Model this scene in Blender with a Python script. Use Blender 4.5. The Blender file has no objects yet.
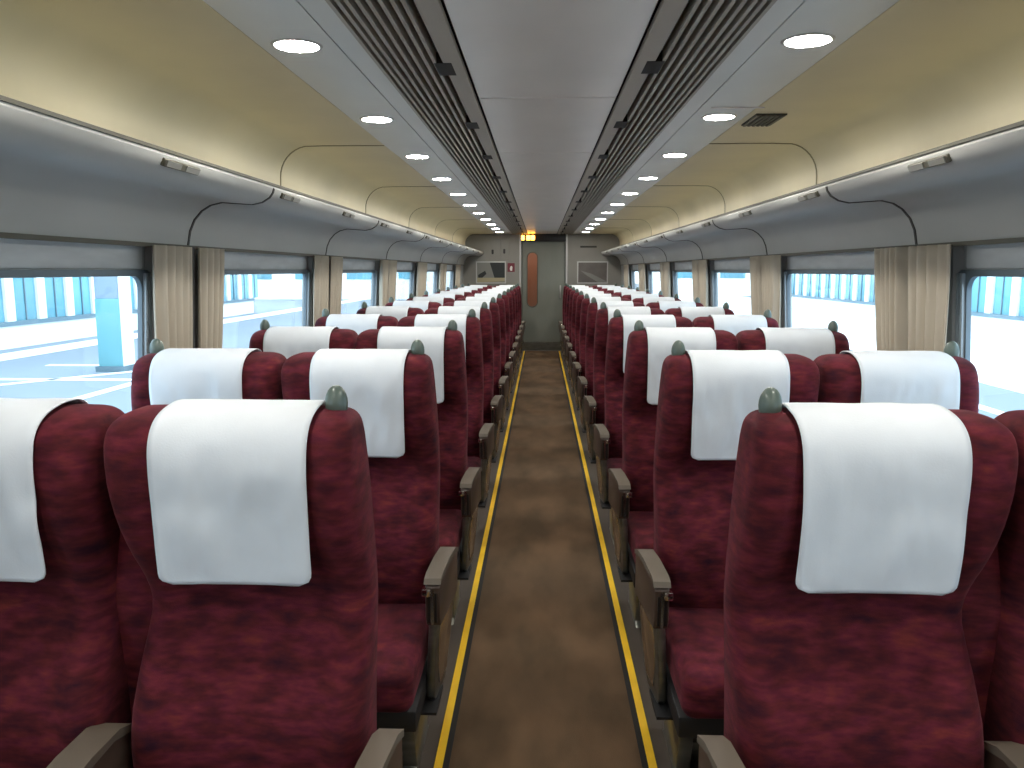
import bpy, bmesh, math, random
from mathutils import Vector, Matrix, noise
random.seed(7)
S = bpy.context.scene
COL = S.collection
R = math.radians

# ------------------------------------------------------------------ camera
CAMX, EYE = -0.020, 1.40
cd = bpy.data.cameras.new('camera'); cam = bpy.data.objects.new('camera', cd); COL.objects.link(cam)
cd.sensor_width = 36; cd.lens = 36*800/1024; cd.clip_start = .02; cd.clip_end = 300
cam.location = (CAMX, 0, EYE); cam.rotation_euler = (R(90-8.1), 0, R(2.05))
S.camera = cam

# ------------------------------------------------------------------ world and exposure
w = bpy.data.worlds.new('world'); S.world = w; w.use_nodes = True
bg = w.node_tree.nodes['Background']
bg.inputs[0].default_value = (.72, .88, 1.0, 1); bg.inputs[1].default_value = 1.6
S.view_settings.view_transform = 'Standard'; S.view_settings.look = 'None'
S.view_settings.gamma = 1; S.view_settings.use_curve_mapping = False
S.view_settings.exposure = 1.58
LAMP = 62.0

# ------------------------------------------------------------------ layout numbers (metres, car axis = +Y)
YB, YE = -2.2, 13.9          # inside length of the saloon
WX = 1.35                    # inner face of the side walls
ZC = 2.01                    # ceiling
PITCH, ROW1, NROW = 0.970, 1.335, 13
MOD, ROD1 = 1.94, 3.0       # window module
RODS = [ROD1+MOD*k for k in range(-2, 6)]
SIDE = {-1: 'red-sign side', 1: 'grey-poster side'}
ORD = ['', 'first', 'second', 'third', 'fourth', 'fifth', 'sixth', 'seventh', 'eighth', 'ninth', 'tenth',
       'eleventh', 'twelfth', 'thirteenth', 'fourteenth', 'fifteenth', 'sixteenth']

# ------------------------------------------------------------------ materials
def nodes(name):
    m = bpy.data.materials.new(name); m.use_nodes = True
    nt = m.node_tree; return m, nt, nt.nodes['Principled BSDF']
def mat(name, c, rough=.5, metal=0, var=0, scale=(6, 6, 6), bump=0, bscale=200, spec=.5, c2=None, sheen=0, perobj=False, emit=None, detail=3):
    m, nt, b = nodes(name)
    b.inputs['Base Color'].default_value = (*c, 1); b.inputs['Roughness'].default_value = rough
    b.inputs['Metallic'].default_value = metal; b.inputs['Specular IOR Level'].default_value = spec
    if sheen:
        b.inputs['Sheen Weight'].default_value = sheen; b.inputs['Sheen Roughness'].default_value = .45
        b.inputs['Sheen Tint'].default_value = (.8, .35, .4, 1)
    tc = nt.nodes.new('ShaderNodeTexCoord'); src = tc.outputs['Object']
    if perobj:
        oi = nt.nodes.new('ShaderNodeObjectInfo'); ad = nt.nodes.new('ShaderNodeVectorMath'); ad.operation = 'ADD'
        ml = nt.nodes.new('ShaderNodeMath'); ml.operation = 'MULTIPLY'; ml.inputs[1].default_value = 37
        nt.links.new(oi.outputs['Random'], ml.inputs[0]); nt.links.new(src, ad.inputs[0]); nt.links.new(ml.outputs[0], ad.inputs[1]); src = ad.outputs[0]
    if var or c2:
        mp = nt.nodes.new('ShaderNodeMapping'); mp.inputs['Scale'].default_value = scale
        n = nt.nodes.new('ShaderNodeTexNoise'); n.inputs['Scale'].default_value = 1; n.inputs['Detail'].default_value = detail
        r = nt.nodes.new('ShaderNodeValToRGB')
        a = tuple(max(0, v*(1-var)) for v in c); z = c2 or tuple(min(1, v*(1+var)) for v in c)
        r.color_ramp.elements[0].position = .36; r.color_ramp.elements[1].position = .64
        r.color_ramp.elements[0].color = (*a, 1); r.color_ramp.elements[1].color = (*z, 1)
        nt.links.new(src, mp.inputs[0]); nt.links.new(mp.outputs[0], n.inputs[0]); nt.links.new(n.outputs[0], r.inputs[0])
        nt.links.new(r.outputs[0], b.inputs['Base Color'])
    if bump:
        n2 = nt.nodes.new('ShaderNodeTexNoise'); n2.inputs['Scale'].default_value = bscale
        bp = nt.nodes.new('ShaderNodeBump'); bp.inputs['Strength'].default_value = bump; bp.inputs['Distance'].default_value = .002
        nt.links.new(src, n2.inputs[0]); nt.links.new(n2.outputs[0], bp.inputs['Height']); nt.links.new(bp.outputs[0], b.inputs['Normal'])
    if emit:
        b.inputs['Emission Color'].default_value = (*emit[0], 1); b.inputs['Emission Strength'].default_value = emit[1]
    return m
def velvet():
    m, nt, b = nodes('maroon moquette')
    b.inputs['Roughness'].default_value = .85; b.inputs['Specular IOR Level'].default_value = .15
    b.inputs['Sheen Weight'].default_value = .18; b.inputs['Sheen Roughness'].default_value = .4; b.inputs['Sheen Tint'].default_value = (.75, .28, .33, 1)
    tc = nt.nodes.new('ShaderNodeTexCoord'); oi = nt.nodes.new('ShaderNodeObjectInfo')
    ml = nt.nodes.new('ShaderNodeMath'); ml.operation = 'MULTIPLY'; ml.inputs[1].default_value = 37
    ad = nt.nodes.new('ShaderNodeVectorMath'); ad.operation = 'ADD'
    nt.links.new(oi.outputs['Random'], ml.inputs[0]); nt.links.new(tc.outputs['Object'], ad.inputs[0]); nt.links.new(ml.outputs[0], ad.inputs[1])
    def nz(sc, det):
        mp = nt.nodes.new('ShaderNodeMapping'); mp.inputs['Scale'].default_value = sc
        n = nt.nodes.new('ShaderNodeTexNoise'); n.inputs['Scale'].default_value = 1; n.inputs['Detail'].default_value = det
        nt.links.new(ad.outputs[0], mp.inputs[0]); nt.links.new(mp.outputs[0], n.inputs[0]); return n
    n1 = nz((13, 13, 30), 6); n2 = nz((26, 26, 90), 4)
    r = nt.nodes.new('ShaderNodeValToRGB'); e = r.color_ramp.elements
    e[0].position = .26; e[0].color = (.026, .005, .014, 1); e[1].position = .7; e[1].color = (.150, .024, .025, 1)
    x = e.new(.45); x.color = (.078, .011, .015, 1); x = e.new(.58); x.color = (.110, .014, .027, 1)
    r2 = nt.nodes.new('ShaderNodeValToRGB'); r2.color_ramp.elements[0].position = .35; r2.color_ramp.elements[0].color = (.72, .7, .8, 1)
    r2.color_ramp.elements[1].position = .68; r2.color_ramp.elements[1].color = (1.2, 1.25, 1.0, 1)
    mx = nt.nodes.new('ShaderNodeMix'); mx.data_type = 'RGBA'; mx.blend_type = 'MULTIPLY'; mx.inputs[0].default_value = 1
    nt.links.new(n1.outputs[0], r.inputs[0]); nt.links.new(n2.outputs[0], r2.inputs[0])
    nt.links.new(r.outputs[0], mx.inputs[6]); nt.links.new(r2.outputs[0], mx.inputs[7]); nt.links.new(mx.outputs[2], b.inputs['Base Color'])
    n3 = nt.nodes.new('ShaderNodeTexNoise'); n3.inputs['Scale'].default_value = 500
    bp = nt.nodes.new('ShaderNodeBump'); bp.inputs['Strength'].default_value = .25; bp.inputs['Distance'].default_value = .002
    nt.links.new(tc.outputs['Object'], n3.inputs[0]); nt.links.new(n3.outputs[0], bp.inputs['Height']); nt.links.new(bp.outputs[0], b.inputs['Normal'])
    return m
def glass_mat(name, tint, refl):
    m = bpy.data.materials.new(name); m.use_nodes = True; nt = m.node_tree; nt.nodes.clear()
    o = nt.nodes.new('ShaderNodeOutputMaterial'); t = nt.nodes.new('ShaderNodeBsdfTransparent'); g = nt.nodes.new('ShaderNodeBsdfGlossy')
    t.inputs[0].default_value = (*tint, 1); g.inputs['Roughness'].default_value = .02
    lw = nt.nodes.new('ShaderNodeLayerWeight'); lw.inputs[0].default_value = .5
    pw = nt.nodes.new('ShaderNodeMath'); pw.operation = 'POWER'; pw.inputs[1].default_value = 5
    ma = nt.nodes.new('ShaderNodeMath'); ma.operation = 'MULTIPLY_ADD'; ma.inputs[1].default_value = .5; ma.inputs[2].default_value = refl
    nt.links.new(lw.outputs['Facing'], pw.inputs[0]); nt.links.new(pw.outputs[0], ma.inputs[0])
    mx = nt.nodes.new('ShaderNodeMixShader')
    nt.links.new(ma.outputs[0], mx.inputs[0]); nt.links.new(t.outputs[0], mx.inputs[1]); nt.links.new(g.outputs[0], mx.inputs[2])
    nt.links.new(mx.outputs[0], o.inputs[0]); return m
M = {
 'velvet': velvet(),
 'cover': mat('white cover cloth', (.72, .765, .81), .9, bump=.15, bscale=300, spec=.2, var=.03, scale=(9, 9, 9), perobj=True),
 'knob': mat('grey green plastic', (.11, .145, .125), .3),
 'pad': mat('tan armrest pad', (.135, .108, .08), .55),
 'arm': mat('brown armrest shell', (.07, .045, .033), .3),
 'armdark': mat('dark slot', (.012, .010, .009), .4),
 'chrome': mat('chrome', (.75, .72, .68), .18, 1),
 'panelmetal': mat('brushed seat side metal', (.23, .235, .21), .3, .85, var=.15, scale=(8, 8, 30)),
 'black': mat('black frame', (.012, .012, .013), .5),
 'carpet': mat('brown carpet', (.088, .058, .034), .95, c2=(.140, .087, .050), scale=(5, 2.0, 5), bump=.5, bscale=350, spec=.1, detail=5),
 'sidefloor': mat('brown floor vinyl', (.07, .052, .038), .5, var=.15, scale=(5, 5, 5)),
 'edge': mat('dark carpet edge', (.015, .013, .011), .9),
 'yellow': mat('yellow line', (.95, .56, .012), .5, var=.08, scale=(20, 8, 20)),
 'cream': mat('cream ceiling laminate', (.70, .625, .41), .42, var=.03, scale=(3, 3, 3)),
 'lightpanel': mat('grey ceiling laminate', (.72, .73, .69), .35, var=.03, scale=(4, 2, 4)),
 'centre': mat('satin grey ceiling panel', (.90, .87, .81), .34, var=.03, scale=(4, 2, 4), spec=.8),
 'creamseam': mat('olive joint', (.26, .23, .13), .6),
 'seam': mat('dark joint', (.05, .05, .042), .7),
 'slat': mat('grille slat metal', (.40, .36, .29), .45),
 'grilledark': mat('grille void', (.018, .016, .014), .8),
 'rack': mat('grey rack laminate', (.45, .455, .43), .6, var=.03, scale=(3, 2, 3)),
 'liptrim': mat('olive metal trim', (.09, .085, .06), .5, .2),
 'wall': mat('grey wall laminate', (.40, .42, .42), .5, var=.04, scale=(3, 3, 3)),
 'frame': mat('blue grey window frame', (.16, .20, .23), .35, .4),
 'framelight': mat('pale window rail', (.40, .46, .50), .35, .3),
 'blind': mat('pale rolled blind', (.60, .63, .64), .7, var=.08, scale=(3, 4, 20)),
 'curtain': mat('beige curtain', (.54, .48, .385), .9, var=.03, scale=(4, 6, 4), spec=.1, bump=.15, bscale=300),
 'pillar': mat('dark pillar strip', (.05, .05, .05), .5),
 'glass': glass_mat('window glass', (.97, .99, 1), .025),
 'door': mat('grey green door', (.20, .215, .185), .4, var=.06, scale=(4, 4, 2)),
 'endwall': mat('end wall grey', (.24, .23, .205), .45, var=.05, scale=(4, 4, 2)),
 'jamb': mat('aluminium jamb', (.5, .5, .48), .35, .6),
 'plum': mat('amber vestibule panel', (.20, .055, .018), .5),
 'posterdark': mat('poster black', (.012, .016, .015), .3), 'postertan': mat('poster tan', (.38, .33, .20), .4),
 'postergrey': mat('poster grey', (.20, .20, .18), .4), 'posterbrown': mat('poster brown grey', (.12, .105, .095), .35, var=.1),
 'red': mat('sign red', (.16, .018, .03), .45), 'white': mat('sign white', (.8, .75, .72), .5),
 'lamp': mat('lamp diffuser', (1, 1, 1), .4, emit=((1.0, .955, .88), LAMP)),
 'ring': mat('lamp ring', (.55, .55, .52), .35),
 'led': mat('amber led', (.9, .35, .03), .4, emit=((1.0, .42, .04), 5)),
 'paving': mat('pale grey paving', (.19, .23, .27), .8, var=.06, scale=(.6, .3, 1)),
 'paint': mat('white paint', (.85, .87, .88), .7),
 'bwhite': mat('white building', (.82, .85, .87), .7),
 'bglass': mat('blue glass', (.10, .30, .38), .12, spec=.8, var=.2, scale=(.4, .4, .4)),
 'bdark': mat('slate mullion', (.10, .17, .21), .5),
 'pillarblue': mat('pale blue column', (.27, .36, .46), .6), 'pillarcyan': mat('cyan column foot', (.14, .36, .41), .6),
 'pink': mat('pink line', (.80, .38, .42), .7),
}

# ------------------------------------------------------------------ helpers
def link(name, me, m=None, parent=None, smooth=False, loc=None):
    if m: me.materials.append(M[m])
    if smooth:
        for p in me.polygons: p.use_smooth = True
    o = bpy.data.objects.new(name, me); COL.objects.link(o)
    if parent: o.parent = parent
    if loc: o.location = loc
    return o
def frombm(name, bm, m, parent=None, smooth=False, angle=None):
    bmesh.ops.recalc_face_normals(bm, faces=bm.faces)
    me = bpy.data.meshes.new(name); bm.to_mesh(me); bm.free()
    o = link(name, me, m, parent, smooth)
    if angle: 
        for p in me.polygons: p.use_smooth = True
        me.set_sharp_from_angle(angle=R(angle))
    return o
def addbox(bm, x0, x1, y0, y1, z0, z1):
    vs = [bm.verts.new((x, y, z)) for x in (x0, x1) for y in (y0, y1) for z in (z0, z1)]
    for f in ((0, 1, 3, 2), (4, 6, 7, 5), (0, 4, 5, 1), (2, 3, 7, 6), (0, 2, 6, 4), (1, 5, 7, 3)): bm.faces.new([vs[i] for i in f])
    return vs
def box(name, b, m, parent=None, bev=0, seg=2):
    bm = bmesh.new(); addbox(bm, *b)
    if bev: 
        bmesh.ops.recalc_face_normals(bm, faces=bm.faces)
        bmesh.ops.bevel(bm, geom=list(bm.edges), offset=bev, segments=seg, profile=.5, affect='EDGES')
    return frombm(name, bm, m, parent, angle=40 if bev else None)
def addprism(bm, poly, axis, a, b):
    def P(p, t): return {'x': (t, p[0], p[1]), 'y': (p[0], t, p[1]), 'z': (p[0], p[1], t)}[axis]
    v0 = [bm.verts.new(P(p, a)) for p in poly]; v1 = [bm.verts.new(P(p, b)) for p in poly]
    n = len(poly)
    for i in range(n): bm.faces.new((v0[i], v0[(i+1) % n], v1[(i+1) % n], v1[i]))
    bm.faces.new(v0); bm.faces.new(v1[::-1])
def prism(name, poly, axis, a, b, m, parent=None, angle=None, bev=0):
    bm = bmesh.new(); addprism(bm, poly, axis, a, b)
    if bev:
        bmesh.ops.recalc_face_normals(bm, faces=bm.faces)
        es = [e for e in bm.edges if len(e.link_faces) == 2 and e.calc_face_angle(0) > .9]
        bmesh.ops.bevel(bm, geom=es, offset=bev, segments=2, profile=.5, affect='EDGES')
    return frombm(name, bm, m, parent, angle=angle)
def offset(pl, d):
    out = []
    for i, p in enumerate(pl):
        a = Vector(pl[max(0, i-1)]); b = Vector(pl[min(len(pl)-1, i+1)]); t = (b-a).normalized()
        out.append((p[0]-t.y*d, p[1]+t.x*d))
    return out
def sheetpoly(pl, d): return list(pl)+offset(pl, d)[::-1]
def mirror(pl, s): return [(s*x, z) for x, z in pl]
def tag(o, label=None, cat=None, group=None, kind=None):
    if label: o['label'] = label
    if cat: o['category'] = cat
    if group: o['group'] = group
    if kind: o['kind'] = kind
    return o
def empty(name, loc=(0, 0, 0)):
    o = bpy.data.objects.new(name, None); COL.objects.link(o); o.location = loc; o.empty_display_size = .1; return o
def copy_tree(o, parent=None):
    c = o.copy(); COL.objects.link(c); c.parent = parent
    for ch in o.children: copy_tree(ch, c)
    return c
def struct(o, label=None): return tag(o, label, kind='structure')
def lathe(prof, n=24, axis='z', c=(0, 0, 0)):
    bm = bmesh.new(); rings = []
    for r, h in prof:
        rings.append([bm.verts.new((c[0]+r*math.cos(2*math.pi*i/n), c[1]+r*math.sin(2*math.pi*i/n), c[2]+h)) for i in range(n)])
    for a, b in zip(rings, rings[1:]):
        for i in range(n): bm.faces.new((a[i], a[(i+1) % n], b[(i+1) % n], b[i]))
    bm.faces.new(rings[0]); bm.faces.new(rings[-1][::-1]); return bm
def lerp(tab, z):
    if z <= tab[0][0]: return tab[0][1]
    for (a, u), (b, v) in zip(tab, tab[1:]):
        if z <= b:
            t = (z-a)/(b-a); return u+(v-u)*t
    return tab[-1][1]
def rrect(x0, x1, z0, z1, r, n=6):
    pts = []
    for cx, cz, a0 in ((x1-r, z1-r, 0), (x0+r, z1-r, 90), (x0+r, z0+r, 180), (x1-r, z0+r, 270)):
        for i in range(n+1):
            a = R(a0+90*i/n); pts.append((cx+r*math.cos(a), cz+r*math.sin(a)))
    return pts

# ------------------------------------------------------------------ floor
struct(box('floor', (-1.56, 1.56, YB-.1, YE+1.2, -.08, 0), 'sidefloor'))
struct(box('floor_carpet', (-.274, .274, YB, YE-.02, 0, .006), 'carpet'), 'brown carpet runner down the aisle')
for s, n in ((-1, 1), (1, 2)):
    struct(box('trim_%d' % n, (min(s*.292, s*.316), max(s*.292, s*.316), YB, YE-.02, 0, .008), 'yellow'), 'yellow line along the edge of the aisle carpet')
    struct(box('trim_%d' % (n+2), (min(s*.274, s*.292), max(s*.274, s*.292), YB, YE-.02, 0, .007), 'edge'), 'dark edging strip of the aisle carpet')

# ------------------------------------------------------------------ side walls, windows
LEAN = .06
def lean(o, s, z0=0):      # the side walls lean outwards below the window heads
    for v in o.data.vertices: v.co.x += s*LEAN*max(0, 1.49-(v.co.z+z0))
    return o
WIN = [(r+.22, r+MOD-.25) for r in RODS[:-1]]
Z0, Z1, Z2 = .74, 1.40, 1.495
wn = 0
for s in (-1, 1):
    bm = bmesh.new(); xa, xb = sorted((s*WX, s*(WX+.06)))
    addbox(bm, min(s*(WX+.035), xb if s > 0 else xa), max(s*(WX+.035), xb if s > 0 else xa), YB, YE+.1, Z1-.005, Z2)
    addbox(bm, xa, xb, YB, YE+.1, 0, Z0); addbox(bm, xa, xb, YB, YE+.1, Z2, ZC+.15)
    ys = [YB]+[v for w_ in WIN for v in w_]+[YE+.1]
    for i in range(0, len(ys), 2): addbox(bm, xa, xb, ys[i], ys[i+1], Z0, Z2)
    lean(struct(frombm('wall_left' if s < 0 else 'wall_right', bm, 'wall')), s)
    for (a, b) in WIN:
        wn += 1
        e = struct(empty('window_%d' % wn, (s*(WX+.05), (a+b)/2, Z0)))
        cx, cy = s*(WX+.05), (a+b)/2
        # frame plate with a rounded opening
        bm = bmesh.new(); inn = rrect(a+.055, b-.055, Z0+.05, Z1-.02, .05); n = len(inn)
        def outp(p):
            y, z = p; yc, zc = (a+b)/2, (Z0+Z1)/2; hy, hz = (b-a)/2, (Z1-Z0)/2
            dy, dz = (y-yc)/(hy-.055), (z-zc)/(hz-.035); k = 1/max(abs(dy), abs(dz)); return (yc+dy*k*hy, zc+dz*k*hz)
        for t in (0, 1): pass
        x0, x1 = .018, .034
        V = []
        for x in (x0, x1):
            V.append([bm.verts.new((s*(WX+x)-cx, y-cy, z-Z0)) for y, z in inn]); V.append([bm.verts.new((s*(WX+x)-cx, outp(p)[0]-cy, outp(p)[1]-Z0)) for p in inn])
        for i in range(n):
            j = (i+1) % n
            for q in ((V[0][i], V[0][j], V[1][j], V[1][i]), (V[2][i], V[2][j], V[3][j], V[3][i]), (V[0][i], V[0][j], V[2][j], V[2][i]), (V[1][i], V[1][j], V[3][j], V[3][i])): bm.faces.new(q)
        frombm('window_frame', bm, 'frame', e, angle=35)
        for yy in (a+.006, a+.032, b-.020, b-.046):
            box('frame_rail', (min(-s*.042, -s*.031), max(-s*.042, -s*.031), yy-cy, yy+.014-cy, .01, Z1-Z0-.01), 'framelight', e)
        p = prism('pane', [(y-cy, z-Z0) for y, z in rrect(a+.045, b-.045, Z0+.04, Z1-.01, .05)], 'x', -s*.026, -s*.021, 'glass', e)
        box('blind_housing', (min(-s*.02, s*.03), max(-s*.02, s*.03), a-cy+.02, b-cy-.02, Z1-Z0+.003, Z2-Z0-.002), 'blind', e, bev=.008)
        box('head_rail', (min(-s*.024, s*.04), max(-s*.024, s*.04), a-cy+.004, b-cy-.004, Z1-Z0-.012, Z1-Z0+.001), 'frame', e)
        for ch in e.children: lean(ch, s, Z0)
tn = 5
for s in (-1, 1):
    for r in RODS:
        lean(struct(box('trim_%d' % tn, (min(s*WX, s*(WX-.022)), max(s*WX, s*(WX-.022)), r-.022, r+.022, .80, 1.487), 'pillar'), 'dark upright strip between two curtains'), s); tn += 1
    struct(box('trim_%d' % tn, (min(s*WX, s*(WX-.012)), max(s*WX, s*(WX-.012)), YB, YE, 1.478, 1.492), 'liptrim'), 'curtain rail along the top of the windows'); tn += 1

# end walls, door opening at the far end
DX0, DX1, DZ = -.36, .405, 1.885
bm = bmesh.new()
addbox(bm, -WX-.1, DX0, YE, YE+.08, 0, ZC+.15); addbox(bm, DX1, WX+.1, YE, YE+.08, 0, ZC+.15); addbox(bm, DX0, DX1, YE, YE+.08, DZ+.13, ZC+.15)
struct(frombm('wall_end', bm, 'endwall'))
struct(box('wall_behind', (-WX-.2, WX+.2, YB-.1, YB, 0, ZC+.15), 'endwall'))
for x in (DX0-.03, DX1):
    struct(box('trim_%d' % tn, (x, x+.03, YE-.015, YE+.09, 0, ZC), 'jamb'), 'pale metal door jamb'); tn += 1
d = struct(empty('door_1', ((DX0+DX1)/2, YE+.06, 0)), 'grey sliding end door with a narrow rounded window')
dx = (DX0+DX1)/2; hw = (DX1-DX0)/2
inn = rrect(-.250-dx, -.085-dx, .775, 1.695, .08, 8); n = len(inn)
bm = bmesh.new(); V = []
def dout(p):
    x, z = p; xc, zc = (-.250-.085)/2-dx, (.775+1.695)/2
    best = 9
    u, v = x-xc, z-zc; c = []
    if u > 1e-6: c.append((hw-xc)/u)
    if u < -1e-6: c.append((-hw-xc)/u)
    if v > 1e-6: c.append((DZ-zc)/v)
    if v < -1e-6: c.append((0.01-zc)/v)
    k = min(c); return (xc+u*k, zc+v*k)
pts = []
outl = [dout(p) for p in inn]
# exact corners: snap the ring point closest to each corner
for cxn in ((-hw, .01), (hw, .01), (-hw, DZ), (hw, DZ)):
    i = min(range(n), key=lambda k: (outl[k][0]-cxn[0])**2+(outl[k][1]-cxn[1])**2); outl[i] = cxn
for y in (0, .035):
    V.append([bm.verts.new((x, y, z)) for x, z in inn]); V.append([bm.verts.new((x, y, z)) for x, z in outl])
for i in range(n):
    j = (i+1) % n
    for q in ((V[0][i], V[0][j], V[1][j], V[1][i]), (V[2][i], V[2][j], V[3][j], V[3][i]), (V[0][i], V[0][j], V[2][j], V[2][i]), (V[1][i], V[1][j], V[3][j], V[3][i])): bm.faces.new(q)
frombm('door_leaf', bm, 'door', d)
bm = bmesh.new(); o1 = rrect(-.265-dx, -.070-dx, .760, 1.710, .095, 8); V = []
for y in (-.008, .0):
    V.append([bm.verts.new((x, y, z)) for x, z in inn]); V.append([bm.verts.new((x, y, z)) for x, z in o1])
for i in range(n):
    j = (i+1) % n
    for q in ((V[0][i], V[0][j], V[1][j], V[1][i]), (V[0][i], V[0][j], V[2][j], V[2][i]), (V[1][i], V[1][j], V[3][j], V[3][i])): bm.faces.new(q)
frombm('window_surround', bm, 'liptrim', d)
prism('pane', inn, 'y', .012, .018, 'glass', d)
box('kick_plate', (-hw+.01, hw-.01, -.006, 0, .02, .16), 'panelmetal', d)
box('door_handle', (hw-.10, hw-.075, -.03, 0, .92, 1.14), 'jamb', d, bev=.006)
# vestibule behind the door
struct(box('wall_vestibule', (-1.2, 1.2, YE+1.2, YE+1.26, 0, 2.1), 'plum'))
struct(box('ceiling_vestibule', (-1.2, 1.2, YE+.1, YE+1.2, 2.05, 2.1), 'endwall'))
o = empty('vestibule_fill_lamp', (-.18, YE+.65, 2.03)); tag(o, 'small round unseen lamp added to light the vestibule behind the door', 'lamp')  # out of view, added so the vestibule panel shows through the door pane
frombm('trim_ring', lathe([(.085, .02), (.085, 0), (.066, -.004)], 20), 'ring', o, smooth=False); frombm('diffuser', lathe([(.064, -.002), (.064, -.008)], 20), 'lamp', o)

# ------------------------------------------------------------------ ceiling
C = struct(empty('ceiling', (0, 0, ZC)))
def under_(par, o): o.location = -par.location; return o
YS = [YB]+[4.05+1.96*k for k in range(0, 5) if YB < 4.05+1.96*k < YE]+[YE]
G = .005
cove = [(.797, ZC), (1.10, ZC)]+[(1.32-.155+.155*math.sin(R(a)), ZC-.155+.155*math.cos(R(a))) for a in range(10, 91, 10)]+[(1.325, 1.672)]
for s in (-1, 1):
    side = 'left' if s < 0 else 'right'
    CV = struct(empty('wall_cove_'+side)); CL = struct(empty('ceiling_'+side))
    for a, b in zip(YS, YS[1:]):
        prism('luggage_ceiling_panel', mirror(sheetpoly(cove, .02), s), 'y', a+.001, b-.001, 'cream', CV, angle=30)
    for y in YS[1:-1]: prism('joint_strip', mirror(sheetpoly(offset(cove, -.0025), .004), s), 'y', y-.006, y+.006, 'creamseam', CV, angle=30)
    xa, xb = sorted((s*.583, s*.795)); 
    lp = []
    # downlight strip: pieces follow the cream panels
    prism('downlight_panel', [(xa, ZC), (xb, ZC), (xb, ZC+.02), (xa, ZC+.02)], 'y', YB, YE, 'lightpanel', CL)
    xa, xb = sorted((s*.512, s*.579)); box('grille_margin', (xa, xb, YB, YE, ZC, ZC+.02), 'lightpanel', CL)
    xa, xb = sorted((s*.515, s*.80)); box('joint_backing', (xa, xb, YB, YE, ZC+.021, ZC+.03), 'seam', CL)
YP = [YB]+[3.0+1.36*k for k in range(-3, 9) if YB < 3.0+1.36*k < YE]+[YE]
for a, b in zip(YP, YP[1:]): under_(C, box('centre_panel', (-.248, .248, a+.007, b-.007, ZC+.004, ZC+.02), 'centre', C, bev=.003, seg=1))
under_(C, box('joint_backing', (-.25, .25, YB, YE, ZC+.021, ZC+.03), 'seam', C))
struct(box('roof', (-1.46, 1.46, YB-.1, YE+1.3, ZC+.15, ZC+.2), 'wall'))
# air grilles
for s in (-1, 1):
    e = tag(empty('air_grille', (s*.38, (YB+YE)/2, ZC)), 'long slatted ceiling air grille on the '+SIDE[s]+' of the centre panels', 'grille', 'ceiling air grilles')
    yc = (YB+YE)/2
    for x in (.508, .487, .466, .441, .416, .389, .362, .337):
        box('slat', (s*(x-.38)-.005, s*(x-.38)+.005, YB-yc, YE-yc, -.004, .03), 'slat', e)
    box('backing', (min(s*-.13, s*.135), max(s*-.13, s*.135), YB-yc, YE-yc, .05, .056), 'grilledark', e)
    xs = sorted((s*(.257-.38), s*(.312-.38))); box('edge_strip', (xs[0], xs[1], YB-yc, YE-yc, -.004, .012), 'slat', e)
    y = 2.54-.96*4
    while y < YE-.2:
        xs = sorted((s*(.288-.38), s*(.340-.38))); box('bracket', (xs[0], xs[1], y-.075-yc, y+.075-yc, -.005, .026), 'grilledark', e); y += .96
# downlights
LY = [2.28+1.08*k for k in range(-3, 11)]
def downlight():
    o = empty('downlight'); bm = bmesh.new(); pr = [(.058, .004), (.058, -.003), (.066, -.004), (.070, 0)]; n = 28
    rg = [[bm.verts.new((r*math.cos(2*math.pi*i/n), r*math.sin(2*math.pi*i/n), h)) for i in range(n)] for r, h in pr]
    for a, b in zip(rg, rg[1:]):
        for i in range(n): bm.faces.new((a[i], a[(i+1) % n], b[(i+1) % n], b[i]))
    frombm('trim_ring', bm, 'ring', o, smooth=True)
    frombm('diffuser', lathe([(.058, -.001), (.058, -.0035)], 28), 'lamp', o); return o
proto = downlight(); first = True
for s in (-1, 1):
    for k, y in enumerate(reversed(LY)):
        o = proto if first else copy_tree(proto); first = False
        o.location = (s*.692, y, ZC); tag(o, 'round glowing ceiling downlight, %s from the end wall, %s' % (ORD[k+1], SIDE[s]), 'downlight', 'ceiling downlights')
# hatch vent on the cream ceiling
e = tag(empty('ceiling_vent', (.885, 3.42, ZC)), 'small dark vent grille in the cream ceiling beside a downlight', 'vent')
box('frame', (-.06, .06, -.12, .12, -.006, 0), 'seam', e)
for i in range(6): box('slat', (-.055+i*.019, -.045+i*.019, -.115, .115, -.010, -.006), 'liptrim', e)
o = box('hatch_trim', (-.10, .10, -.006, .006, -.004, 0), 'white'); o.location = (.72, 3.17, ZC); tag(o, 'thin pale hatch edge strip on the ceiling near the vent', 'trim')

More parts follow.
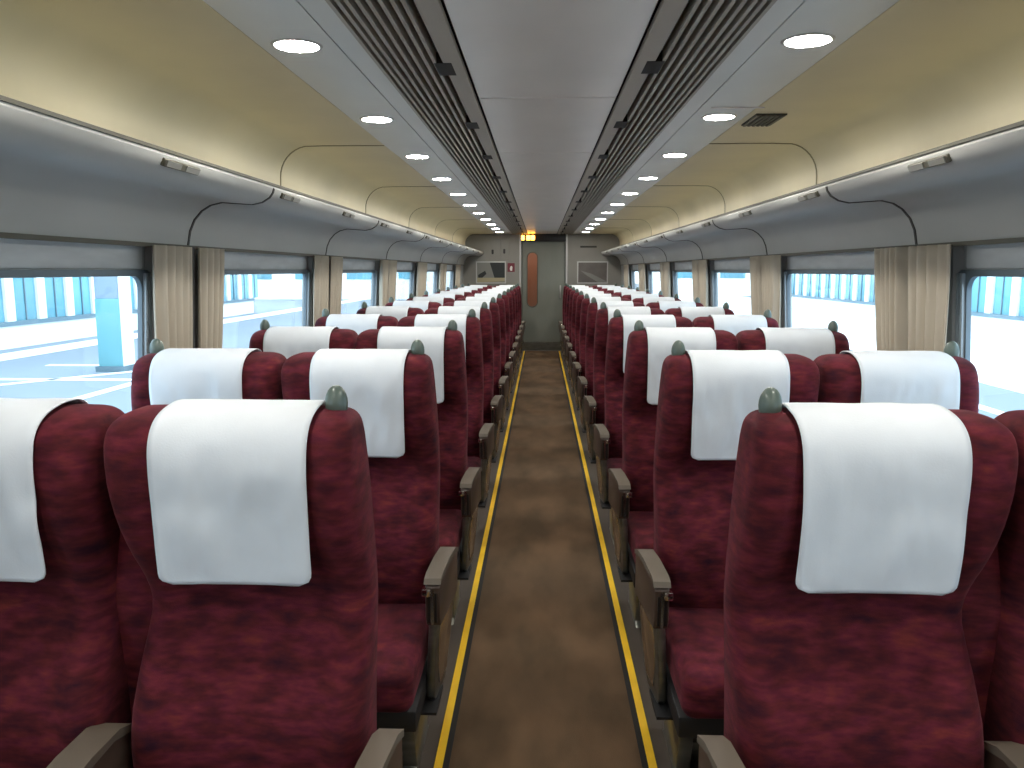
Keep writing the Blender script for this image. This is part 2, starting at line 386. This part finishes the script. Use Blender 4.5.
# ------------------------------------------------------------------ luggage racks
RY = [YB]+[r for r in RODS if YB < r < YE]+[YE]
under = [(1.014, 1.712), (1.010, 1.700), (1.014, 1.685), (1.027, 1.667), (1.055, 1.650), (1.092, 1.642), (1.15, 1.646), (1.207, 1.650), (1.25, 1.640), (1.285, 1.619), (1.315, 1.586), (1.334, 1.545), (1.345, 1.49)]
solid = under+[(1.349, 1.49), (1.349, 1.66), (1.10, 1.66), (1.035, 1.69), (1.022, 1.712)]
inset = [(x+.006, z) for x, z in under[1:5]]+[(x, z+.006) for x, z in under[5:8]]+[(x-.0+.004, z+.004) for x, z in under[8:]]
insolid = inset+[(1.3495, 1.49), (1.3495, 1.655), (1.10, 1.655), (1.04, 1.685)]
for s in (-1, 1):
    e = tag(empty('luggage_rack', (s*1.18, (YB+YE)/2, 1.49)), 'long grey overhead luggage rack with rounded lip, '+SIDE[s], 'luggage rack', 'overhead luggage racks')
    o = Vector(e.location)
    def loc(pl): return [(s*x-o.x, z-o.z) for x, z in pl]
    for a, b in zip(RY, RY[1:]): prism('rack_panel', loc(solid), 'y', a+.001-o.y, b-.001-o.y, 'rack', e, angle=30)
    for y in RY[1:-1]: prism('joint_strip', loc(sheetpoly(offset(under[1:], -.003), .004)), 'y', y-.007-o.y, y+.007-o.y, 'seam', e, angle=30)
    prism('lip_trim', loc([(1.008, 1.708), (1.024, 1.708), (1.024, 1.717), (1.008, 1.717)]), 'y', YB-o.y, YE-o.y, 'liptrim', e)
    for k in range(NROW):
        y = ROW1+.90-PITCH+PITCH*k-o.y
        pl = box('number_plate', (-.006, .006, -.11, .11, -.011, .011), 'liptrim', e, bev=.003, seg=1); pl.location = (s*1.013-o.x, y, 1.682-o.z); pl.rotation_euler = (0, s*R(-25), 0)
        for q in (-.058, .058):
            t = box('number_tile', (-.0095, .0095, -.042, .042, -.008, .008), 'postergrey', pl, bev=0); t.location = (0, q, 0)

# ------------------------------------------------------------------ end wall fittings
yw = YE-.001
def endpanel(name, label, cat, x0, x1, z0, z1, m, frame='jamb', depth=.02):
    e = tag(empty(name, ((x0+x1)/2, YE, z0)), label, cat); cx = (x0+x1)/2
    box('sheet', (x0-cx, x1-cx, -depth*.5, 0, 0, z1-z0), m, e)
    t = .018
    for b in ((x0-cx-t, x0-cx, 0, z1-z0), (x1-cx, x1-cx+t, 0, z1-z0), (x0-cx-t, x1-cx+t, z1-z0, z1-z0+t), (x0-cx-t, x1-cx+t, -t, 0)):
        box('frame_bar', (b[0], b[1], -depth, 0, b[2], b[3]), frame, e)
    return e
e = endpanel('framed_poster', 'framed dark poster with tan lower band on the end wall left of the door', 'poster', -1.12, -.64, 1.19, 1.53, 'postergrey')
prism('print', [(-.02, .34), (.24, .34), (.24, .08), (.06, .08)], 'y', -.012, -.010, 'posterdark', e)
prism('print', [(-.24, .08), (.24, .08), (.24, .02), (-.24, 0)], 'y', -.012, -.010, 'postertan', e)
prism('print', [(-.22, .08), (-.05, .08), (-.10, .20), (-.22, .13)], 'y', -.013, -.010, 'posterdark', e)
prism('print', [(-.15, .08), (.02, .08), (-.04, .18)], 'y', -.014, -.010, 'postergrey', e)
e = endpanel('framed_poster', 'framed brownish grey poster with pale diagonal band on the end wall', 'poster', .62, 1.11, 1.19, 1.53, 'posterbrown')
prism('print', [(-.20, .20), (-.02, .15), (.24, .02), (.24, 0), (.10, 0), (-.10, .12)], 'y', -.012, -.010, 'postergrey', e)
e = tag(empty('warning_sign', (-.533, YE, 1.37)), 'small dark red sign with pale mark beside the end door', 'sign')
box('plate', (-.062, .062, -.006, 0, 0, .15), 'red', e)
prism('mark', [(-.012, .02), (.018, .02), (.024, .08), (.01, .105), (-.014, .09), (-.022, .05)], 'y', -.009, -.006, 'white', e)
e = tag(empty('equipment_panel', (-.71, YE, 1.56)), 'flush grey equipment panel with two dark latches above the dark poster', 'panel')
box('panel_door', (-.17, -.004, -.008, 0, 0, .36), 'endwall', e, bev=.003, seg=1); box('panel_door', (.004, .15, -.008, 0, 0, .36), 'endwall', e, bev=.003, seg=1)
for x, z in ((-.14, .15), (.06, .16)): prism('latch', rrect(x-.018, x+.018, z-.04, z+.04, .016), 'y', -.02, -.008, 'armdark', e)
e = tag(empty('label_strip', (.79, YE, 1.78)), 'thin dark lettered strip high on the end wall above the grey poster', 'sign')
box('plate', (-.14, .14, -.005, 0, 0, .03), 'seam', e)
# display over the door
e = tag(empty('led_display', (dx, YE-.02, DZ)), 'black display box with glowing amber characters over the end door', 'display')
box('housing', (-hw, hw, 0, .08, .0, .135), 'black', e, bev=.006)
def glyph(x0, x1, z0, z1): 
    prism('lit_character', rrect(x0-dx, x1-dx, z0, z1, .012, 3), 'y', -.004, 0, 'led', e)
glyph(-.355, -.305, .022, .105); glyph(-.272, -.203, .022, .105); glyph(-.193, -.128, .022, .105)

# ------------------------------------------------------------------ curtains
def curtain(seed, wid, flip):
    rnd = random.Random(seed); N, K = 44, 12; T = .0025
    ph = rnd.uniform(0, 6); z0, z1 = .82, 1.484; v = []; f = []
    for k in range(K+1):
        t = k/K; z = z1+(z0-z1)*t; ww = wid*(1-.16*min(1, t*1.2)**1.5)
        for i in range(N+1):
            u = i/N; amp = .015+.004*math.sin(3*u+ph)
            x = amp*math.sin(u*2*math.pi*4.5+ph+.4*math.sin(t*2+ph))+.004*math.sin(u*23+ph*2)
            v.append((x, flip*(u*ww), z))
    for k in range(K):
        for i in range(N):
            a = k*(N+1)+i; f.append((a, a+1, a+N+2, a+N+1))
    me = bpy.data.meshes.new('curtain'); me.from_pydata(v, [], f); return me
for s in (-1, 1):
    for k, r in enumerate(RODS):
        num = ORD[len(RODS)-k]
        for q, wid in ((-1, .285), (1, .24)):
            me = curtain(k*7+s*3+q, wid, q)
            o = lean(link('curtain', me, 'curtain', None, True, (s*(WX-.036), r+q*.032, 0)), s)
            md = o.modifiers.new('thickness', 'SOLIDIFY'); md.thickness = .003
            tag(o, 'beige pleated curtain at %s window pillar from end wall, %s, %s' % (num, SIDE[s], 'towards the door' if q > 0 else 'away from the door'), 'curtain', 'window curtains')

# ------------------------------------------------------------------ seats (aisle seat drawn for the +X side, facing -Y)
A_ = [(.36, .336), (.6, .335), (.8, .333), (.9, .334), (1.0, .337), (1.08, .342), (1.14, .347), (1.165, .352), (1.177, .361), (1.184, .374), (1.187, .392)]
B_ = [(.36, .772), (.6, .770), (.7, .762), (.8, .756), (.88, .765), (.96, .777), (1.05, .788), (1.13, .792), (1.158, .788), (1.172, .780), (1.182, .766), (1.187, .746)]
F_ = [(.36, .015), (.45, -.022), (.55, -.032), (.63, -.022), (.70, .012), (.75, .046), (.80, .076), (.85, .064), (.90, .032), (.95, .006), (1.0, -.010), (1.06, -.018), (1.11, -.018), (1.145, -.010), (1.165, .006), (1.176, .026), (1.183, .052), (1.187, .085)]
K_ = [(.36, .13), (.6, .160), (.9, .170), (1.05, .172), (1.12, .168), (1.155, .162), (1.175, .150), (1.184, .136), (1.187, .118)]
ZL = [.36, .40, .45, .50, .55, .59, .63, .665, .70, .73, .76, .785, .81, .835, .86, .885, .91, .94, .97, 1.0, 1.03, 1.06, 1.09, 1.11, 1.13, 1.142, 1.152, 1.160, 1.167, 1.173, 1.178, 1.182, 1.185, 1.187]
def smooth_tab(tab):
    zs = ZL; vals = [lerp(tab, z) for z in zs]
    for _ in range(1): vals = [vals[0]]+[(vals[i-1]+2*vals[i]+vals[i+1])/4 for i in range(1, len(vals)-1)]+[vals[-1]]
    return vals
VA, VB, VF, VK = map(smooth_tab, (A_, B_, F_, K_))
SC = 1.30   # backrest height trim handled through ROWZ
def backrest_mesh():
    N = 40; v = []; f = []
    for i, z in enumerate(ZL):
        xc, hx = (VA[i]+VB[i])/2, (VB[i]-VA[i])/2; yc, hy = (VF[i]+VK[i])/2, (VK[i]-VF[i])/2
        for j in range(N):
            a = 2*math.pi*j/N; c, s_ = math.cos(a), math.sin(a); ex = 2/5.6
            u = math.copysign(abs(c)**ex, c); q = math.copysign(abs(s_)**ex, s_)
            y = yc+hy*q
            if s_ < 0:
                m = max(0, 1-((abs(u)-.82)/.16)**2) if abs(u) > .66 else 0
                k = min(1, max(0, (1.16-z)/.1))*min(1, max(0, (z-.45)/.1))
                y -= .014*m*k; y += .012*(1-min(1, abs(u)/.6)**2)*k*(1 if z < .85 else .3)
            v.append((xc+hx*u, y, z))
    L = len(ZL)
    for i in range(L-1):
        for j in range(N):
            a, b = i*N+j, i*N+(j+1) % N; f.append((a, b, b+N, a+N))
    f.append(tuple(range(N))[::-1]); f.append(tuple((L-1)*N+j for j in range(N)))
    me = bpy.data.meshes.new('backrest'); me.from_pydata(v, [], f)
    for p in me.polygons: p.use_smooth = True
    me.materials.append(M['velvet']); return me
CXC = .553
def cover_mesh(seed):
    # path: front hem -> over the top -> back hem
    path = [(VF[i], z) for i, z in enumerate(ZL) if .90 <= z]+[(VK[i], z) for i, z in reversed(list(enumerate(ZL))) if 1.02 <= z]
    path = [(lerp(F_, .880), .880)]+path
    y0 = lerp(F_, 1.03); path = [(y*.3+.7*y0 if (z < 1.03 and i < len(path)/2) else y, z) for i, (y, z) in enumerate(path)]   # the front hangs clear of the neck hollow
    # resample
    d = [0]
    for a, b in zip(path, path[1:]): d.append(d[-1]+math.hypot(b[0]-a[0], b[1]-a[1]))
    tot = d[-1]; n = 72; pts = []
    for k in range(n+1):
        t = tot*k/n
        for i in range(len(path)-1):
            if d[i] <= t <= d[i+1]+1e-9:
                u = (t-d[i])/max(1e-9, d[i+1]-d[i]); pts.append((path[i][0]+(path[i+1][0]-path[i][0])*u, path[i][1]+(path[i+1][1]-path[i][1])*u)); break
    for _ in range(3): pts = [pts[0]]+[tuple((pts[i-1][q]+2*pts[i][q]+pts[i+1][q])/4 for q in (0, 1)) for i in range(1, n)]+[pts[-1]]
    N = 26; v = []; f = []; rnd = random.Random(seed); ox = rnd.uniform(0, 50)
    for k, p in enumerate(pts):
        a = pts[max(0, k-1)]; b = pts[min(n, k+1)]; tx, tz = b[0]-a[0], b[1]-a[1]; l = math.hypot(tx, tz); ny, nz = -tz/l, tx/l
        t = tot*k/n; hwid = .1375-.003*max(0, 1-t/.3); dist = min(t, tot-t); r = .022
        if dist < r: hwid -= r-math.sqrt(max(0, r*r-(r-dist)**2))
        for i in range(N+1):
            u = -1+2*i/N
            wr = noise.noise(Vector((u*2.2+ox, t*7, 3)))*.011+noise.noise(Vector((u*5+ox, t*12+u*3, 9)))*.0045
            wr *= min(1, dist/.02)*max(.12, min(1, (.27-t)/.06))
            off = .0085+max(-.002, wr)+.004*(u*u)*max(0, 1-t/.25)
            v.append((CXC+hwid*u, p[0]+ny*off, p[1]+nz*off))
    for k in range(n):
        for i in range(N):
            a = k*(N+1)+i; f.append((a, a+1, a+N+2, a+N+1))
    me = bpy.data.meshes.new('headrest_cover'); me.from_pydata(v, [], f)
    for p in me.polygons: p.use_smooth = True
    me.materials.append(M['cover']); return me
def mirrored(me, ax):   # mirror a mesh across x = ax
    c = me.copy(); bm = bmesh.new(); bm.from_mesh(c)
    for v in bm.verts: v.co.x = 2*ax-v.co.x
    bmesh.ops.reverse_faces(bm, faces=bm.faces); bm.to_mesh(c); bm.free(); return c
def meshof(o): return o.data
def build_seat():
    root = empty('double_seat')
    bk = backrest_mesh()
    for mirr in (0, 1):
        me = mirrored(bk, .793) if mirr else bk
        b = link('backrest', me, None, root); x = .392 if not mirr else 1.194
        bm = bmesh.new(); bmesh.ops.create_uvsphere(bm, u_segments=18, v_segments=12, radius=1)
        for v in bm.verts:
            t = v.co.z; rr = .0208
            v.co = (x+v.co.x*rr, (.095)+v.co.y*.022, 1.196+t*.034)
        g = frombm('grab_knob', bm, 'knob', b, smooth=True)
        x0, x1 = (.340, .775) if not mirr else (.825, 1.260)
        bm = bmesh.new(); addbox(bm, x0, x1, -.43, .05, .285, .408)
        bmesh.ops.recalc_face_normals(bm, faces=bm.faces)
        bmesh.ops.bevel(bm, geom=list(bm.edges), offset=.035, segments=4, profile=.5, affect='EDGES')
        frombm('cushion', bm, 'velvet', root, smooth=True)
    # armrests: aisle, centre, window
    def arm_profile(y0, y1, zt, zb, nose):
        pts = []
        for i in range(7):
            a = R(180-90*i/6*1.0); pts.append((y0+nose+nose*math.cos(a), zt-.045+(.045)*math.sin(a)))
        return pts
    def armrest(x0, x1, full):
        zt = .652; y0, y1 = -.25, .012
        shell = [(y0+.012, .50), (y0, .53), (y0, .615), (y0+.012, .632), (y0+.05, .640), (-.05, .645), (y1, .628), (y1, .50)]
        a = prism('armrest', shell, 'x', x0, x1, 'arm', root, angle=30, bev=.004)
        padp = [(y0-.002, .626), (y0+.006, .641), (y0+.03, .650), (-.12, .658), (-.03, .655), (y1, .640), (y1, .626), (-.05, .643), (y0+.05, .638), (y0+.010, .630)]
        p = prism('pad', padp, 'x', x0-.003, x1+.003, 'pad', a, angle=35)
        if full:
            xm = (x0+x1)/2
            box('end_slot', (x0+.008, xm-.006, y0-.003, y0+.01, .515, .600), 'armdark', a)
            box('end_slot', (xm+.006, x1-.006, y0-.003, y0+.01, .515, .600), 'armdark', a)
            box('recline_button', (xm+.004, x1+.007, y0-.014, y0+.01, .594, .616), 'chrome', a, bev=.003)
            box('end_trim', (xm-.004, xm+.004, y0-.005, y0+.01, .51, .612), 'chrome', a)
        for q in [a]+list(a.children):
            for v in q.data.vertices: v.co.z -= .05
        return a
    def skew(o):
        for v in o.data.vertices: v.co.x -= (v.co.y+.25)*.08
        return o
    aa = armrest(.289, .329, True); skew(aa)
    for q in aa.children: skew(q)
    box('back_filler', (.70, .90, .095, .145, .30, 1.04), 'velvet', root, bev=.015)
    armrest(.772, .828, False)
    armrest(1.275, 1.321, False)
    def flare(o, k):
        for v in o.data.vertices: v.co.x += k*((.5-v.co.z)*.06-(v.co.y+.25)*.08)
        return o
    sp = [(-.235, .50), (-.238, .42), (-.230, .32), (-.215, .22), (-.19, .195), (-.07, .195), (-.03, .25), (.005, .36), (.01, .44), (.012, .50)]
    flare(prism('side_panel', sp, 'x', .297, .321, 'panelmetal', root, angle=30, bev=.006), 1)
    flare(prism('panel_inlay', [(-.20, .47), (-.205, .40), (-.195, .31), (-.17, .24), (-.08, .24), (-.04, .34), (-.02, .47)], 'x', .292, .298, 'chrome', root, bev=.002, angle=30), 1)
    prism('side_panel', sp, 'x', 1.285, 1.309, 'panelmetal', root, angle=30, bev=.006)
    box('seat_frame', (.335, 1.265, -.40, .12, .225, .285), 'black', root, bev=.006)
    for x in (.36, 1.20):
        prism('leg', [(-.30, .225), (-.24, .02), (-.27, 0), (.0, 0), (-.03, .02), (.02, .225)], 'x', x, x+.04, 'panelmetal', root, bev=.004, angle=30)
    box('pedestal', (.62, .98, -.28, .02, 0, .225), 'black', root, bev=.01)
    box('foot_rail', (.40, 1.20, -.16, -.10, 0, .06), 'panelmetal', root, bev=.006)
    prism('turning_pedal', [(-.27, .205), (-.27, .197), (-.20, .190), (-.12, .195), (-.12, .205)], 'x', .300, .365, 'black', root)
    return root
seatR = build_seat()
seatL = copy_tree(seatR)
def flipmesh(o):
    for c in o.children:
        c.data = mirrored(c.data, 0); flipmesh(c)
flipmesh(seatL)
covers = [cover_mesh(k) for k in range(5)]
cov = {}
for s in (1, -1):
    for win in (0, 1):
        lst = []
        for me in covers:
            m2 = mirrored(me, .790) if win else me
            if s < 0: m2 = mirrored(m2, 0)
            lst.append(m2)
        cov[s, win] = lst
for s in (-1, 1):
    for k in range(NROW):
        src = seatR if s > 0 else seatL
        o = src if k == 0 else copy_tree(src)
        num = ORD[NROW-k]; y = ROW1+PITCH*k
        o.location = (0, y, 0); o.scale = (1, 1, .97)
        tag(o, 'maroon moquette double seat, %s row from the end door, %s' % (num, SIDE[s]), 'seat', 'train seats')
        for win in (0, 1):
            c = bpy.data.objects.new('headrest_cover', cov[s, win][(k*2+win*3+(s > 0)) % 5]); COL.objects.link(c); c.location = (0, y, 0); c.scale = (1, 1, .97)
            if True:
                md = c.modifiers.new('thickness', 'SOLIDIFY'); md.thickness = .0025; md.offset = 1
            tag(c, 'white headrest cover on %s seat, %s row from end door, %s' % ('window' if win else 'aisle', num, SIDE[s]), 'headrest cover', 'white headrest covers')

# ------------------------------------------------------------------ outside: platforms and buildings
GZ = -.05
g = struct(box('ground', (-60, 60, -40, 90, GZ-.3, GZ), 'paving'), 'pale paving outside the windows')
def flat(name, pts, m, h=.006):
    o = prism(name, pts, 'z', GZ, GZ+h, m, g); return o
flat('painted_line', [(-5.35, 3), (-5.2, 3), (-5.2, 30), (-5.35, 30)], 'paint')
flat('painted_line', [(-7.6, 11.9), (-5.2, 11.9), (-5.2, 12.05), (-7.6, 12.05)], 'paint')
flat('painted_line', [(-7.6, 10.3), (-5.2, 10.3), (-5.2, 10.45), (-7.6, 10.45)], 'paint')
flat('painted_line', [(-7.6, 9.0), (-7.45, 9.0), (-5.35, 11.9), (-5.5, 11.9)], 'paint')
flat('painted_line', [(-4.2, 3), (-4.0, 3), (-4.0, 30), (-4.2, 30)], 'pink')
flat('kerb_strip', [(-9.4, -10), (-8.7, -10), (-8.7, 60), (-9.4, 60)], 'paint')
flat('painted_line', [(5.7, -10), (11, -10), (11, 60), (5.7, 60)], 'paint')
flat('painted_line', [(4.6, -10), (4.75, -10), (4.75, 60), (4.6, 60)], 'paint')
def column(x, y, label):
    e = tag(empty('platform_column', (x, y, GZ)), label, 'column')
    box('shaft', (-.17, .17, -.17, .17, 1.05, 4.2), 'pillarblue', e, bev=.01)
    box('lower_wrap', (-.175, .175, -.175, .175, .0, 1.05), 'pillarcyan', e, bev=.01)
    box('side_plate', (.176, .19, -.16, .16, .0, 4.2), 'bwhite', e); box('base', (-.21, .21, -.21, .21, 0, .08), 'bdark', e)
column(-6.2, 11.4, 'pale blue platform column with cyan lower half outside the window')
def building(s, X, y0, y1, label, bay=.96):
    e = tag(empty('station_building', (s*X, (y0+y1)/2, GZ)), label, 'building'); yc = (y0+y1)/2
    def bx(x0, x1): return sorted((s*x0, s*x1))
    a, b = bx(0, 1.5); box('base_wall', (a, b, y0-yc, y1-yc, 0, .42), 'bwhite', e)
    a, b = bx(-.05, .1); box('sill', (a, b, y0-yc, y1-yc, .42, .50), 'bdark', e)
    a, b = bx(.12, 1.5); box('body', (a, b, y0-yc, y1-yc, .42, 3.6), 'bwhite', e)
    a, b = bx(-.3, 1.6); box('roof', (a, b, y0-yc-.3, y1-yc+.3, 3.6, 3.8), 'bwhite', e)
    y = y0
    while y < y1-.1:
        a, b = bx(.05, .12); box('pane', (a, b, y-yc+.24, y-yc+bay-.02, .50, 3.5), 'bglass', e)
        a, b = bx(.0, .13); box('column', (a, b, y-yc, y-yc+.24, .50, 3.6), 'bwhite', e)
        a, b = bx(.03, .1); box('mullion', (a, b, y-yc+.60, y-yc+.63, .50, 3.5), 'bdark', e)
        y += bay
building(-1, 9.9, 3, 27.3, 'long white station building with blue glass bays beyond the platform column')
building(1, 9.9, -4, 33.4, 'long white station building with tall blue glass bays beyond the white paving')
e = tag(empty('end_building', (-12.5, 40, GZ)), 'plain white building with grey openings farther along the platform', 'building')
box('wall', (-6, 8, 0, 8, 0, 5), 'bwhite', e)
for i in range(5): box('window', (-5+i*2.6, -3.6+i*2.6, -.05, 0, 1, 3.2), 'bglass', e)
e = tag(empty('end_building', (12.5, 46, GZ)), 'pale block with blue windows farther along the white paving', 'building')
box('wall', (-6, 6, 0, 8, 0, 5), 'bwhite', e)
for i in range(4): box('window', (-5+i*2.6, -3.6+i*2.6, -.05, 0, 1, 3.2), 'bglass', e)
